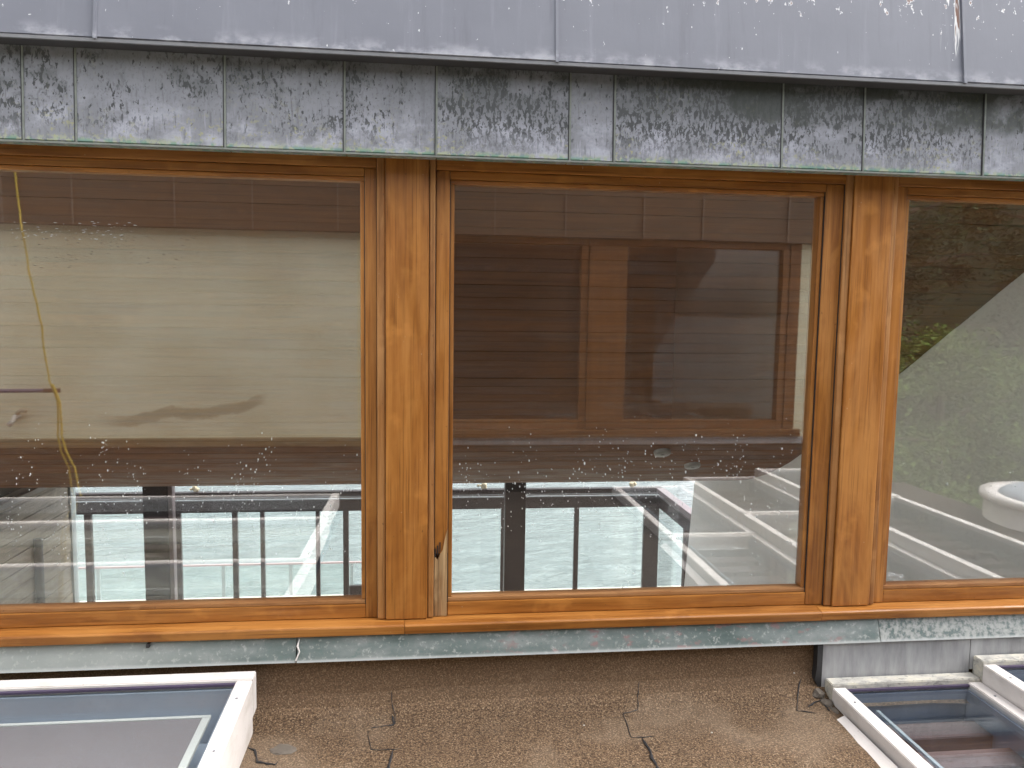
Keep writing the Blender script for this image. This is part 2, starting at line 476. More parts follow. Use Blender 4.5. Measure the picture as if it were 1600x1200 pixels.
def leafmat(name, a, b):
    t = NT(name)
    n = t.noise(t.vec((1, 1, 1), 5), 2.5, 4)
    f = t.noise(t.vec((1, 1, 1), 9), 17, 2)
    c = t.mix(t.step(n, 0.35, 0.65), a, b)
    c = t.mix(t.step(f, 0.4, 0.7, 0, 0.5), c, tuple(min(1, x * 1.7) for x in b))
    return t.pbr(c, 0.7, 0, None, 0.12)
M['leaf'] = leafmat('hedge_leaf', (0.04, 0.075, 0.015), (0.115, 0.17, 0.032))
M['leaf_dark'] = leafmat('conifer_leaf', (0.018, 0.032, 0.012), (0.038, 0.06, 0.02))
M['hill'] = plain('dark_backdrop_slope', (0.014, 0.02, 0.009), 0.95, 0.5, 1.5, 0, 0.1)
M['glass_opp'] = glass('facing_window_glass', 0.05, (0.97, 0.97, 0.97), rgh=0.02)
M['grass'] = plain('rough_lawn', (0.075, 0.11, 0.035), 0.9, 0.4, 0.8)

def seamat():
    t = NT('pale_lake_water')
    w1 = t.noise(t.vec((0.30, 0.85, 1), 0, (0, 0, R(8))), 1, 6, 0.58, 0.4)
    w2 = t.noise(t.vec((1.0, 2.6, 1), 0, (0, 0, R(-14))), 1, 4, 0.55, 0.3)
    big = t.noise(t.vec((0.035, 0.07, 1)), 1, 3)
    h = t.math('ADD', w1, t.mul(w2, 0.30))
    c = t.mix(big, (0.180, 0.214, 0.219), (0.220, 0.246, 0.252))
    return t.pbr(c, 0.10, 0, t.bump(h, 1.0, 0.8), 0.5, IOR=1.33)
M['sea'] = seamat()

# ---------------------------------------------------------------- mesh helpers
def add_box(bm, x0, x1, y0, y1, z0, z1, bevel=0.0):
    x0, x1 = min(x0, x1), max(x0, x1)
    y0, y1 = min(y0, y1), max(y0, y1)
    z0, z1 = min(z0, z1), max(z0, z1)
    r = bmesh.ops.create_cube(bm, size=1.0)
    vs = r['verts']
    for v in vs:
        v.co = Vector(((x0 + x1) / 2 + v.co.x * (x1 - x0), (y0 + y1) / 2 + v.co.y * (y1 - y0), (z0 + z1) / 2 + v.co.z * (z1 - z0)))
    if bevel > 0:
        es = list({e for v in vs for e in v.link_edges})
        bmesh.ops.bevel(bm, geom=es, offset=bevel, segments=2, profile=0.6, affect='EDGES')

def add_prism(bm, pts, axis, a, b):
    """polygon given in the plane across `axis`, pulled from a to b"""
    def P(p, w):
        return {'x': (w, p[0], p[1]), 'y': (p[0], w, p[1]), 'z': (p[0], p[1], w)}[axis]
    A = [bm.verts.new(P(p, a)) for p in pts]
    B = [bm.verts.new(P(p, b)) for p in pts]
    n = len(pts)
    bm.faces.new(A)
    bm.faces.new(B[::-1])
    for i in range(n):
        bm.faces.new((A[i], B[i], B[(i + 1) % n], A[(i + 1) % n]))

def add_tube(bm, pts, r, seg=10):
    pts = [Vector(p) for p in pts]
    rings = []
    for i, p in enumerate(pts):
        d = (pts[min(i + 1, len(pts) - 1)] - pts[max(i - 1, 0)]).normalized()
        a = d.orthogonal().normalized()
        if rings and abs(d.dot(Vector((0.31, 0.77, 0.55)))) < 0.98:
            a = d.cross(Vector((0.31, 0.77, 0.55))).normalized()
        elif abs(d.dot(Vector((0.31, 0.77, 0.55)))) < 0.98:
            a = d.cross(Vector((0.31, 0.77, 0.55))).normalized()
        b = d.cross(a)
        rr = r[i] if isinstance(r, (list, tuple)) else r
        rings.append([bm.verts.new(p + (a * math.cos(k * 2 * math.pi / seg) + b * math.sin(k * 2 * math.pi / seg)) * rr) for k in range(seg)])
    for q, w in zip(rings, rings[1:]):
        for k in range(seg):
            bm.faces.new((q[k], q[(k + 1) % seg], w[(k + 1) % seg], w[k]))
    bm.faces.new(rings[0][::-1])
    bm.faces.new(rings[-1])

def add_blob(bm, c, r, sub=1, j=0.0):
    q = bmesh.ops.create_icosphere(bm, subdivisions=sub, radius=1.0)
    for v in q['verts']:
        k = 1 + random.uniform(-j, j)
        v.co = Vector((c[0] + v.co.x * r[0] * k, c[1] + v.co.y * r[1] * k, c[2] + v.co.z * r[2] * k))

def link(name, bm, mat, parent=None, smooth=False):
    bmesh.ops.recalc_face_normals(bm, faces=bm.faces[:])
    me = bpy.data.meshes.new(name)
    bm.to_mesh(me)
    bm.free()
    me.materials.append(mat)
    if smooth:
        for p in me.polygons:
            p.use_smooth = True
    o = bpy.data.objects.new(name, me)
    C.objects.link(o)
    if parent is not None:
        o.parent = parent
        base = Vector((0, 0, 0))
        q = parent
        while q is not None:
            base += q.location
            q = q.parent
        o.location = -base
    return o

def box(name, mat, dims, parent=None, bevel=0.0):
    bm = bmesh.new()
    add_box(bm, *dims, bevel)
    return link(name, bm, mat, parent)

def tube(name, mat, pts, r, parent=None, seg=10):
    bm = bmesh.new()
    add_tube(bm, pts, r, seg)
    return link(name, bm, mat, parent, True)

def thing(name, loc, label, cat, group=None):
    o = bpy.data.objects.new(name, None)
    o.empty_display_size = 0.1
    C.objects.link(o)
    o.location = loc
    return tag(o, label, cat, group)

def tag(o, label, cat, group=None):
    o['label'] = label
    o['category'] = cat
    if group:
        o['group'] = group
    return o

def structure(o, label=None, cat=None):
    o['kind'] = 'structure'
    if label:
        o['label'] = label
    if cat:
        o['category'] = cat
    return o

def stuff(o):
    o['kind'] = 'stuff'
    return o

# ---------------------------------------------------------------- sea, ground
SEA_Z = -11.5
bm = bmesh.new()
add_box(bm, -2500, 2500, 13.0, 4500, SEA_Z - 1, SEA_Z)
structure(link('sea', bm, M['sea']), 'pale turquoise rippled lake water seen through the far glass', 'water')
bm = bmesh.new()
pts = [(-600, -4.25), (8.7, -4.25), (9.2, -6.3), (12.9, -6.3), (13.4, -12.6), (-600, -12.6)]
add_prism(bm, pts, 'x', -600, 600)
structure(link('ground', bm, M['gravel']), 'gravel ground stepping down to the lake, made pale to bounce light indoors', 'ground')  # pale ground acts as a reflector for the room

# ---------------------------------------------------------------- interior of the house behind the windows
XL, XR, YF = -3.37, 2.65, 4.93            # left wall, right wall, far glass (world y)
def ceil_profile():
    p = [(0.06, 0.475)]
    y0, z0 = 0.06, 0.475
    sl = (0.475 + 0.92) / (2.33 - 0.06)
    p.append((2.33, -0.92))
    th = math.atan(sl)
    Rr = 2.12 / math.sin(th)
    for k in range(1, 15):
        a = th * (1 - k / 14)
        p.append((2.33 + Rr * (math.sin(th) - math.sin(a)), -0.92 - Rr * (math.cos(a) - math.cos(th))))
    return p
CP = ceil_profile()
def ceil_at(s):
    """point and direction at arc length s along the ceiling section"""
    for (a, b) in zip(CP, CP[1:]):
        d = math.hypot(b[0] - a[0], b[1] - a[1])
        if s <= d:
            k = s / d
            return (a[0] + (b[0] - a[0]) * k, a[1] + (b[1] - a[1]) * k), ((b[0] - a[0]) / d, (b[1] - a[1]) / d)
        s -= d
    return b, ((b[0] - a[0]) / d, (b[1] - a[1]) / d)
CLEN = sum(math.hypot(b[0] - a[0], b[1] - a[1]) for a, b in zip(CP, CP[1:]))
def ceil_z(y):
    for (a, b) in zip(CP, CP[1:]):
        if a[0] <= y <= b[0]:
            return a[1] + (b[1] - a[1]) * (y - a[0]) / (b[0] - a[0])
    return CP[-1][1]

bm = bmesh.new()
low = [(y, z + 0.018) for y, z in CP]
up = [(y, max(z + 0.30, -1.2)) for y, z in CP]
add_prism(bm, low + up[::-1], 'x', XL - 0.2, XR + 0.2)
ceiling = structure(link('ceiling', bm, M['board']), 'brown boarded ceiling sloping down toward the lake side', 'ceiling')
nb = int(CLEN / 0.098)
for i in range(nb):
    s0, s1 = i * CLEN / nb + 0.0018, (i + 1) * CLEN / nb - 0.0018
    (p0, d0), (p1, d1) = ceil_at(s0), ceil_at(s1)
    n0 = (d0[1], -d0[0])
    th = -0.006 + random.uniform(-0.0015, 0.0015)
    bm = bmesh.new()
    q = [(p0[0] - n0[0] * 0.015, p0[1] - n0[1] * 0.015), (p1[0] - n0[0] * 0.015, p1[1] - n0[1] * 0.015),
         (p1[0] + n0[0] * th, p1[1] + n0[1] * th), (p0[0] + n0[0] * th, p0[1] + n0[1] * th)]
    add_prism(bm, q, 'x', XL + 0.004, XR - 0.004)
    link('board', bm, M['board'], ceiling)

# right side wall follows the roof section
bm = bmesh.new()
prof = [(0.10, -4.2)] + [(y, z + 0.5) for y, z in CP] + [(YF + 0.05, -4.2)]
prof[1] = (0.10, prof[1][1])
add_prism(bm, prof, 'x', XR, XR + 0.18)
structure(link('wall', bm, M['plaster']), 'smooth grey plastered side wall on the right inside the room', 'wall')
bm = bmesh.new()
add_prism(bm, [(0.10, -4.2), (0.10, 0.93), (0.40, 0.75), (0.40, -4.2)], 'x', XL - 0.18, XL - 0.02)
add_prism(bm, [(3.5, -4.2)] + [(3.5, ceil_z(3.5) + 0.5)] + [(y, z + 0.5) for y, z in CP if y > 3.51] + [(YF + 0.05, -4.2)], 'x', XL - 0.18, XL - 0.02)
add_prism(bm, [(0.401, -4.2), (3.499, -4.2), (3.499, -3.4), (0.401, -3.4)], 'x', XL - 0.18, XL - 0.02)
lw = structure(link('wall', bm, M['darkroom']), 'brown-grey boarded side wall on the left inside the room', 'wall')
z = -4.1
k = 0
while z < 0.6:
    h = 0.135
    ymax = YF
    ymin = 0.10
    top = z + h - 0.006
    # board runs from the facade to where the ceiling comes down
    ye = ymin
    for s in range(200):
        y = 0.1 + (YF - 0.1) * s / 199
        if ceil_z(y) > top - 0.05:
            ye = y
    if top > -3.40:
        ymin = 3.5
    if ye > ymin + 0.2:
        box('board', M['wallboard'], (XL - 0.03, XL + random.uniform(-0.004, 0.006), ymin, ye, z, top), lw, 0.003)
    z += h
    k += 1
bm = bmesh.new()
add_box(bm, XL - 0.02, XR, 0.1, YF + 0.1, -4.2, -4.0)
structure(link('floor', bm, M['floor']), 'brown floor of the lower room, kept pale to bounce light', 'floor')  # pale floor colour throws light back onto walls and ceiling
sw = thing('added_side_window', (XL - 0.1, 1.7, -3.4), 'unseen side window added in the left wall to light the room', 'window')  # opening added out of view to brighten the right wall
for a, b in ((0.402, 0.45), (1.92, 1.97), (3.45, 3.498)):
    box('frame', M['opp_wood'], (XL - 0.12, XL - 0.03, a, b, -3.399, ceil_z((a + b) / 2) - 0.02), sw)
box('frame', M['opp_wood'], (XL - 0.12, XL - 0.03, 0.451, 3.449, -3.399, -3.34), sw)
for a, b in ((0.45, 1.92), (1.97, 3.45)):
    bm = bmesh.new()
    add_prism(bm, [(a, -3.34), (b, -3.34), (b, ceil_z(b) + 0.2), (a, ceil_z(a) + 0.2)], 'x', XL - 0.08, XL - 0.07)
    link('pane', bm, M['glass_thin'], sw)
# wall below the clerestory, inside
bm = bmesh.new()
add_box(bm, XL, XR, 0.11, 0.25, -4.0, -1.14)
structure(link('wall', bm, M['plaster']), 'inner wall under the clerestory window band', 'wall')
# roof over it
bm = bmesh.new()
low = [(y, z + 0.31) for y, z in CP]
pr = [(-0.06, 0.62), (0.058, 0.62)] + low[1:] + [(YF + 0.18, low[-1][1]), (YF + 0.18, low[-1][1] + 0.22), (4.0, -0.75), (2.4, 0.0), (0.3, 1.26), (-0.06, 1.26)]
add_prism(bm, pr, 'x', XL - 0.22, 3.6)
structure(link('roof', bm, M['roofing']), 'grey sloping roof over the room behind the windows', 'roof')

# dark upright pipe and cornice strip against the left wall
tag(tube('drain_pipe', M['greyframe'], [(XL + 0.035, 4.25, -4.0), (XL + 0.035, 4.25, -2.5), (XL + 0.036, 4.25, -2.02)], 0.036), 'dark upright pipe standing against the boarded left wall inside', 'pipe')
tag(box('cornice_strip', M['greyconc'], (XL + 0.006, XL + 0.05, 1.6, YF - 0.02, -1.62, -1.575), None, 0.004), 'thin grey strip along the top of the boarded left wall', 'trim')

# recessed lamps in the ceiling
for lab, (x, y) in (('left one of two round steel lamps in the boarded ceiling', (1.61, 2.36)), ('right lower one of two round steel lamps in the boarded ceiling', (1.92, 2.62))):
    z = ceil_z(y)
    t = thing('ceiling_lamp', (x, y, z), lab, 'lamp', 'round lamps in the boarded ceiling')
    sl = math.atan2(ceil_z(y + 0.03) - ceil_z(y - 0.03), 0.06)
    for nm, r0, r1, dz, mm in (('rim', 0.058, 0.050, 0.014, 'chrome'), ('bulb', 0.049, 0.012, 0.0145, 'lamp_dark')):
        bm = bmesh.new()
        N = 24
        ra = [bm.verts.new((r0 * math.cos(a), r0 * math.sin(a), -0.006)) for a in [i * 2 * math.pi / N for i in range(N)]]
        rb = [bm.verts.new((r1 * math.cos(a), r1 * math.sin(a), -dz)) for a in [i * 2 * math.pi / N for i in range(N)]]
        rc = [bm.verts.new((r0 * math.cos(a), r0 * math.sin(a), 0.02)) for a in [i * 2 * math.pi / N for i in range(N)]]
        for i in range(N):
            j = (i + 1) % N
            bm.faces.new((ra[i], ra[j], rb[j], rb[i]))
            bm.faces.new((rc[i], rc[j], ra[j], ra[i]))
        bm.faces.new(rb)
        bmesh.ops.rotate(bm, verts=bm.verts[:], cent=(0, 0, 0), matrix=Matrix.Rotation(sl, 3, 'X'))
        bmesh.ops.translate(bm, verts=bm.verts[:], vec=(x, y, z - 0.008))
        link(nm, bm, M[mm], t, True)

# glazed screen to the lake
gs = thing('glazed_screen', (0, YF, -4.0), 'tall glazed screen with thick dark posts facing the lake', 'glass wall')
for x0, x1 in ((-2.70, -2.47), (0.81, 1.02)):
    box('post', M['bronze'], (x0, x1, YF, YF + 0.12, -4.0, -1.47), gs, 0.004)
box('side_strip', M['railtop'], (-2.468, -2.43, YF + 0.01, YF + 0.10, -4.0, -1.47), gs, 0.003)
for x0, x1 in ((XL + 0.02, -2.705), (-2.425, 0.805), (1.025, XR - 0.002)):
    box('pane', M['glass_thin'], (x0, x1, YF + 0.055, YF + 0.065, -3.98, -1.49), gs)
box('edge_strip', M['greypost'], (XL - 0.01, XL + 0.018, YF, YF + 0.10, -4.0, -1.47), gs)
box('bottom_rail', M['bronze'], (XL, XR, YF + 0.02, YF + 0.10, -4.0, -3.985), gs)

# deck and its balustrade
YR = 6.63
structure(box('deck', M['deck'], (-6.5, 3.4, YF + 0.12, YR + 0.25, -4.15, -4.0)), 'grey boarded deck outside the glazed screen', 'deck')
bal = thing('deck_balustrade', (0, YR, -4.0), 'dark bronze deck balustrade with glass panels turning a corner on the right', 'balustrade')
RX1 = 2.955
box('handrail', M['bronze'], (-6.4, RX1 + 0.03, YR - 0.045, YR + 0.045, -2.245, -2.185), bal, 0.004)
box('trim', M['railtop'], (-6.4, RX1, YR - 0.03, YR + 0.03, -2.270, -2.258), bal)
box('top_rail', M['bronze'], (-6.4, RX1, YR - 0.03, YR + 0.03, -2.43, -2.29), bal, 0.003)
box('handrail', M['railtop'], (RX1 - 0.055, RX1 + 0.045, 4.6, YR - 0.05, -2.245, -2.185), bal, 0.004)
box('top_rail', M['bronze'], (RX1 - 0.03, RX1 + 0.03, 4.6, YR - 0.035, -2.43, -2.29), bal, 0.003)
posts = [(-5.2, -5.13), (-3.955, -3.88), (-2.945, -2.875), (-2.285, -2.225), (-1.96, -1.912), (-1.31, -1.262), (-0.985, -0.92), (0.0, 0.06), (0.94, 0.982), (1.865, 1.922), (2.76, 2.955)]
for a, b in posts:
    box('post', M['bronze'], (a, b, YR - 0.028, YR + 0.028, -4.0, -2.431), bal, 0.002)
for a, b in zip(posts, posts[1:]):
    box('glass_panel', M['glass_green'], (a[1] + 0.002, b[0] - 0.002, YR - 0.006, YR + 0.006, -3.94, -2.432), bal)
box('bottom_rail', M['bronze'], (-0.915, -0.005, YR - 0.025, YR + 0.025, -3.55, -3.37), bal)
box('post', M['bronze'], (RX1 - 0.025, RX1 + 0.025, 5.55, 5.63, -4.0, -2.431), bal, 0.002)
box('glass_panel', M['glass_green'], (RX1 - 0.006, RX1 + 0.006, 5.635, YR - 0.031, -3.94, -2.432), bal)
box('glass_panel', M['glass_green'], (RX1 - 0.006, RX1 + 0.006, 4.65, 5.548, -3.94, -2.432), bal)
for lab, x in (('small tan clump on the deck rail behind the left window', -2.72), ('small tan clump on the deck rail beside the middle post', 0.70), ('pale lump on the deck rail near its corner', 2.60)):
    bm = bmesh.new()
    for q in range(7):
        add_blob(bm, (x + random.uniform(-0.05, 0.05), YR + random.uniform(-0.02, 0.02), -2.165 + random.uniform(-0.01, 0.045)), [random.uniform(0.015, 0.032)] * 3, 1, 0.2)
    tag(link('clump', bm, M['tan']), lab, 'clump', 'clumps on the deck rail')
# lower balustrade with a red rail by the water
structure(box('terrace', M['greyconc'], (-9, 0.4, 9.4, 12.8, -6.29, -6.05)), 'lower concrete terrace beyond the deck', 'terrace')
lb = thing('lower_balustrade', (-3, 11.3, -6.05), 'low balustrade with thin pinkish red rail below the deck', 'balustrade')
box('handrail', M['red'], (-7.0, -0.9, 11.28, 11.32, -4.64, -4.608), lb, 0.004)
for x in (-6.6, -5.75, -4.7, -3.605, -2.42, -1.33):
    box('post', M['greypost'], (x - 0.03, x + 0.03, 11.28, 11.32, -6.05, -4.642), lb)
box('glass_panel', M['glass_green'], (-6.9, -1.36, 11.33, 11.342, -6.0, -4.66), lb)

# ---------------------------------------------------------------- roof deck in front of the windows
bm = bmesh.new()
pf = [(0.06, -1.137), (-0.012, -1.19), (-0.016, -1.305), (-0.022, -1.345), (-0.045, -1.385), (-0.085, -1.412), (-0.14, -1.424), (-0.4, -1.428), (-2.82, -1.446), (-3.19, -1.448), (-3.5, -1.45), (-3.5, -1.75), (0.06, -1.75)]
xs = sorted(set([round(-4.2 + 8.4 * i / 90, 4) for i in range(91)] + [-3.59, -0.585, 1.52, 3.30]))
rows = []
for x in xs:
    w = 0.004 * math.sin(x * 5.1) + 0.003 * math.sin(x * 13.7 + 1)
    rows.append([bm.verts.new((x, p[0] + (w if 1 < k < 7 else 0), p[1] + (w * 0.8 if 2 < k < 9 else 0))) for k, p in enumerate(pf)])
for a, b in zip(rows, rows[1:]):
    xm = (a[0].co.x + b[0].co.x) / 2
    for k in range(len(pf)):
        # openings in the roof under the skylights
        if (-3.59 < xm < -0.585 and k in (6, 7)) or (1.52 < xm < 3.30 and k in (6, 7, 8)):
            continue
        j = (k + 1) % len(pf)
        bm.faces.new((a[k], b[k], b[j], a[j]))
bm.faces.new(rows[0])
bm.faces.new(rows[-1][::-1])
flat = structure(link('flat_roof', bm, M['felt'], None, False), 'brown mineral felt roof turned up under the windows', 'roof')

def roof_pt(x, s):
    """point on the felt: s = distance along the section from the top of the upstand"""
    q = pf[1:9]
    w = 0.004 * math.sin(x * 5.1) + 0.003 * math.sin(x * 13.7 + 1)
    for k, (a, b) in enumerate(zip(q, q[1:])):
        d = math.hypot(b[0] - a[0], b[1] - a[1])
        if s <= d:
            u = s / d
            return Vector((x, a[0] + (b[0] - a[0]) * u + w, a[1] + (b[1] - a[1]) * u + w * 0.8))
        s -= d
    return Vector((x, b[0], b[1]))

def crack(pts, wdt):
    bm = bmesh.new()
    P = []
    for (x0, s0), (x1, s1) in zip(pts, pts[1:]):
        n = max(2, int(math.hypot(x1 - x0, s1 - s0) / 0.012))
        for k in range(n):
            u = k / n
            P.append(roof_pt(x0 + (x1 - x0) * u + random.uniform(-0.002, 0.002), s0 + (s1 - s0) * u + random.uniform(-0.002, 0.002)) + Vector((0, -0.002, 0.002)))
    rr = [wdt * random.uniform(0.4, 1.25) for _ in P]
    rr[0] = rr[-1] = wdt * 0.2
    add_tube(bm, P, rr, 5)
    return link('crack', bm, M['tar'], flat)
# ---------------------------------------------------------------- upper roof edge
ur = thing('roof_edge', (0.4, -0.25, 0.77), 'pale grey lead roof edge with white streaks along the top', 'roof edge')
seams = [-2.6, -0.969, 0.408, 1.789, 3.4]
for i, (a, b) in enumerate(zip(seams, seams[1:])):
    o = 0.004 * (i % 2)
    bm = bmesh.new()
    add_prism(bm, [(-0.200 - o, 0.788), (-0.193 - o, 0.784), (-0.110, 0.784), (-0.06, 1.64), (-0.078 - o, 1.64)], 'x', a + 0.002, b - 0.002)
    bmesh.ops.bevel(bm, geom=[e for e in bm.edges if abs(e.verts[0].co.x - e.verts[1].co.x) < 1e-6], offset=0.0015, segments=1, affect='EDGES')
    link('cladding_panel', bm, M['upper'], ur)
for x in seams[1:-1]:
    bm = bmesh.new()
    add_prism(bm, [(-0.2085, 0.782), (-0.201, 0.782), (-0.075, 1.64), (-0.0835, 1.64)], 'x', x - 0.006, x + 0.004)
    link('seam', bm, M['upper'], ur)
box('drip_edge', M['fold'], (-2.6, 3.4, -0.202, -0.191, 0.774, 0.7835), ur)
box('under_board', M['soffit'], (-2.6, 3.4, -0.190, -0.06, 0.779, 0.7832), ur)

# ---------------------------------------------------------------- spotted cladding band
cb = thing('cladding_band', (0.4, -0.12, 0.5), 'band of weathered grey zinc panels with dark spots above the windows', 'cladding')
fs = [-2.3, -1.72, -1.211, -1.06, -0.622, -0.257, 0.032, 0.466, 0.615, 1.192, 1.484, 1.928, 2.4, 2.95]
for i, (a, b) in enumerate(zip(fs, fs[1:])):
    o = random.uniform(0, 0.0035)
    bm = bmesh.new()
    add_prism(bm, [(-0.132 - o, 0.4995), (-0.127 - o, 0.496), (-0.06, 0.496), (-0.06, 0.778), (-0.118 - o, 0.778)], 'x', a + 0.0015, b - 0.0015)
    bmesh.ops.bevel(bm, geom=[e for e in bm.edges if abs(e.verts[0].co.x - e.verts[1].co.x) < 1e-6], offset=0.001, segments=1, affect='EDGES')
    link('cladding_panel', bm, M['clad'], cb)
for x in fs[1:-1]:
    bm = bmesh.new()
    add_prism(bm, [(-0.1375, 0.494), (-0.131, 0.494), (-0.117, 0.777), (-0.1235, 0.777)], 'x', x - 0.0028, x + 0.0028)
    link('seam', bm, M['seam'], cb)
    bm = bmesh.new()
    add_prism(bm, [(-0.1365, 0.496), (-0.131, 0.496), (-0.117, 0.777), (-0.1225, 0.777)], 'x', x - 0.0062, x - 0.0031)
    link('joint_line', bm, M['tar'], cb)
box('drip_edge', M['seam'], (-2.3, 2.95, -0.137, -0.124, 0.4895, 0.4955), cb, 0.001)

# ---------------------------------------------------------------- timber head, posts, sill
hd = thing('window_lintel', (0.4, 0.0, 0.47), 'varnished timber head rail tucked under the zinc cladding band', 'timber rail')
for a, b in ((-2.3, -0.166), (0.034, 1.503), (1.702, 2.95)):
    box('rail', M['wood_x'], (a, b, -0.004, 0.10, 0.474, 0.60), hd, 0.003)

def post(x0, x1, lab):
    t = thing('timber_post', ((x0 + x1) / 2, 0, -1.07), lab, 'timber post', 'wide timber posts between the windows')
    zb, zt = -1.089, 0.60
    box('board', M['wood_z'], (x0, x1, -0.018, 0.09, zb, zt), t, 0.003)
    box('backing', M['dark_z'], (x0 - 0.045, x1 + 0.045, 0.0905, 0.115, zb, zt), t)  # added behind the post to stop light leaking beside the sash
    box('bead', M['bead_z'], (x0 - 0.029, x0 - 0.0015, -0.012, 0.09, zb, zt), t, 0.005)
    box('bead', M['bead_z'], (x1 + 0.0015, x1 + 0.022, -0.012, 0.09, zb, zt), t, 0.005)
    for a, b in ((x0 - 0.0305, x0 - 0.0285), (x0 - 0.0014, x0 - 0.0001), (x1 + 0.0001, x1 + 0.0014), (x1 + 0.0215, x1 + 0.0238)):
        box('joint_line', M['tar'], (a, b, -0.002, 0.02, zb, zt), t)
    return t
post(-0.136, 0.010, 'wide varnished timber post between the left and middle windows')
post(1.528, 1.676, 'wide varnished timber post between the middle and right windows')
for x0, x1, lab in ((-1.86, -1.712, 'wide timber post at the far left end of the left window'), (2.69, 2.838, 'wide timber post at the far right end of the right window')):
    post(x0, x1, lab)

sl = thing('timber_sill', (0.4, -0.05, -1.15), 'long varnished timber sill under the three windows', 'sill')
for a, b in ((-2.3, -0.0695), (-0.0685, 1.4715), (1.4725, 2.95)):
    bm = bmesh.new()
    o = random.uniform(-0.0015, 0.0015)
    add_prism(bm, [(-0.046 + o, -1.131), (-0.050 + o, -1.102), (-0.043 + o, -1.097), (0.012, -1.0895), (0.10, -1.0895), (0.10, -1.134), (-0.040, -1.134)], 'x', a, b)
    bmesh.ops.bevel(bm, geom=[e for e in bm.edges], offset=0.0016, segments=1, affect='EDGES')
    link('sill_board', bm, M['wood_x'], sl)

# ---------------------------------------------------------------- windows
def window(gx0, gx1, lw_, rw_, lab, seed, drops_n, rot=False):
    """gx0..gx1 glass opening, lw_/rw_ outer edges of the sash"""
    gz0, gz1 = -1.024, 0.430
    t = thing('timber_window', ((gx0 + gx1) / 2, 0.02, -1.07), lab, 'window', 'timber windows in a row')
    f0, f1 = 0.004, 0.075
    B = 0.016
    zb, zt = -1.0885, 0.473
    if rot:
        box('jamb', M['wood_z'], (lw_, gx0 - B, f0, f1, -0.86, zt), t, 0.003)
        bm = bmesh.new()
        # splintered bare end of the stile
        top = [(lw_, -0.868), (lw_ + 0.012, -0.885), (lw_ + 0.020, -0.862), (lw_ + 0.030, -0.845), (lw_ + 0.038, -0.80), (gx0 - B - 0.001, -0.77), (gx0 - B - 0.001, zb), (lw_, zb)]
        add_prism(bm, top, 'y', f0 - 0.0025, f0 + 0.02)
        bmesh.ops.subdivide_edges(bm, edges=bm.edges[:], cuts=2)
        for v in bm.verts:
            v.co.y += random.uniform(-0.002, 0.0008)
        o = link('rotten_end', bm, M['rot'], t)
        o['label'] = 'bare rotten lower end of the stile'
        box('jamb_core', M['dark_z'], (lw_ + 0.002, gx0 - B, f0 + 0.02, f1, zb, -0.8605), t)
        for k in range(3):
            box('split', M['tar'], (lw_ + 0.002 + k * 0.008, lw_ + 0.0055 + k * 0.008, f0 - 0.004, f0, -0.872 + 0.01 * k, -0.842 + 0.012 * k), t)
    else:
        box('jamb', M['wood_z'], (lw_, gx0 - B, f0, f1, zb, zt), t, 0.003)
    box('jamb', M['wood_z'], (gx1 + B, rw_, f0, f1, zb, zt), t, 0.003)
    box('top_rail', M['wood_x'], (gx0 - B + 0.0008, gx1 + B - 0.0008, f0 + 0.0015, f1, gz1 + B, zt), t, 0.003)
    box('bottom_rail', M['wood_x'], (gx0 - B + 0.0008, gx1 + B - 0.0008, f0 + 0.0015, f1, zb, gz0 - B), t, 0.003)
    b0 = f0 + 0.010
    for nm, d, mm in (('glazing_bead', (gx0 - B + 0.001, gx0, b0, 0.06, gz0, gz1), 'wood_z'), ('glazing_bead', (gx1, gx1 + B - 0.001, b0, 0.06, gz0, gz1), 'wood_z'),
                      ('glazing_bead', (gx0 - B + 0.001, gx1 + B - 0.001, b0, 0.06, gz1 + 0.0005, gz1 + B - 0.001), 'wood_x'), ('glazing_bead', (gx0 - B + 0.001, gx1 + B - 0.001, b0 - 0.004, 0.06, gz0 - B + 0.001, gz0 - 0.0005), 'bead_x')):
        box(nm, M[mm], d, t, 0.003)
    # dark joint lines between bead and sash
    for d in ((gx0 - B - 0.0015, gx0 - B + 0.0022, f0 + 0.004, f0 + 0.0135, gz0 - B, gz1 + B), (gx1 + B - 0.0022, gx1 + B + 0.0015, f0 + 0.004, f0 + 0.0135, gz0 - B, gz1 + B)):
        box('joint_line', M['tar'], d, t)
    p = box('pane', M['glass'], (gx0 - 0.006, gx1 + 0.006, 0.034, 0.040, gz0 - 0.006, gz1 + 0.006), t)
    rng = random.Random(seed)
    bm = bmesh.new()
    def drop(x, z, r, el):
        n = 6
        c = bm.verts.new((x, 0.0335 - r * 0.5, z))
        ring = [bm.verts.new((x + math.cos(a) * r, 0.0338, z + math.sin(a) * r * el)) for a in [i * math.pi / 3 for i in range(6)]]
        for i in range(n):
            bm.faces.new((c, ring[i], ring[(i + 1) % n]))
        bm.faces.new(ring[::-1])
    for i in range(drops_n):
        # beads gather in loose upright runs on the lower half
        if i % 9 == 0:
            cx, cz = rng.uniform(gx0 + 0.02, gx1 - 0.02), rng.uniform(gz0 + 0.05, -0.47)
            if rng.random() < 0.75:
                cz = rng.uniform(-0.80, -0.50)
        x, z = cx + rng.gauss(0, 0.016), cz + rng.gauss(0, 0.055)
        if not (gx0 + 0.01 < x < gx1 - 0.01 and gz0 + 0.01 < z < gz1 - 0.02):
            continue
        drop(x, z, abs(rng.gauss(0.0008, 0.0006)) + 0.0005, rng.uniform(1.0, 2.2))
    stuff(link('raindrops', bm, M['drop'], p))
    return t, p

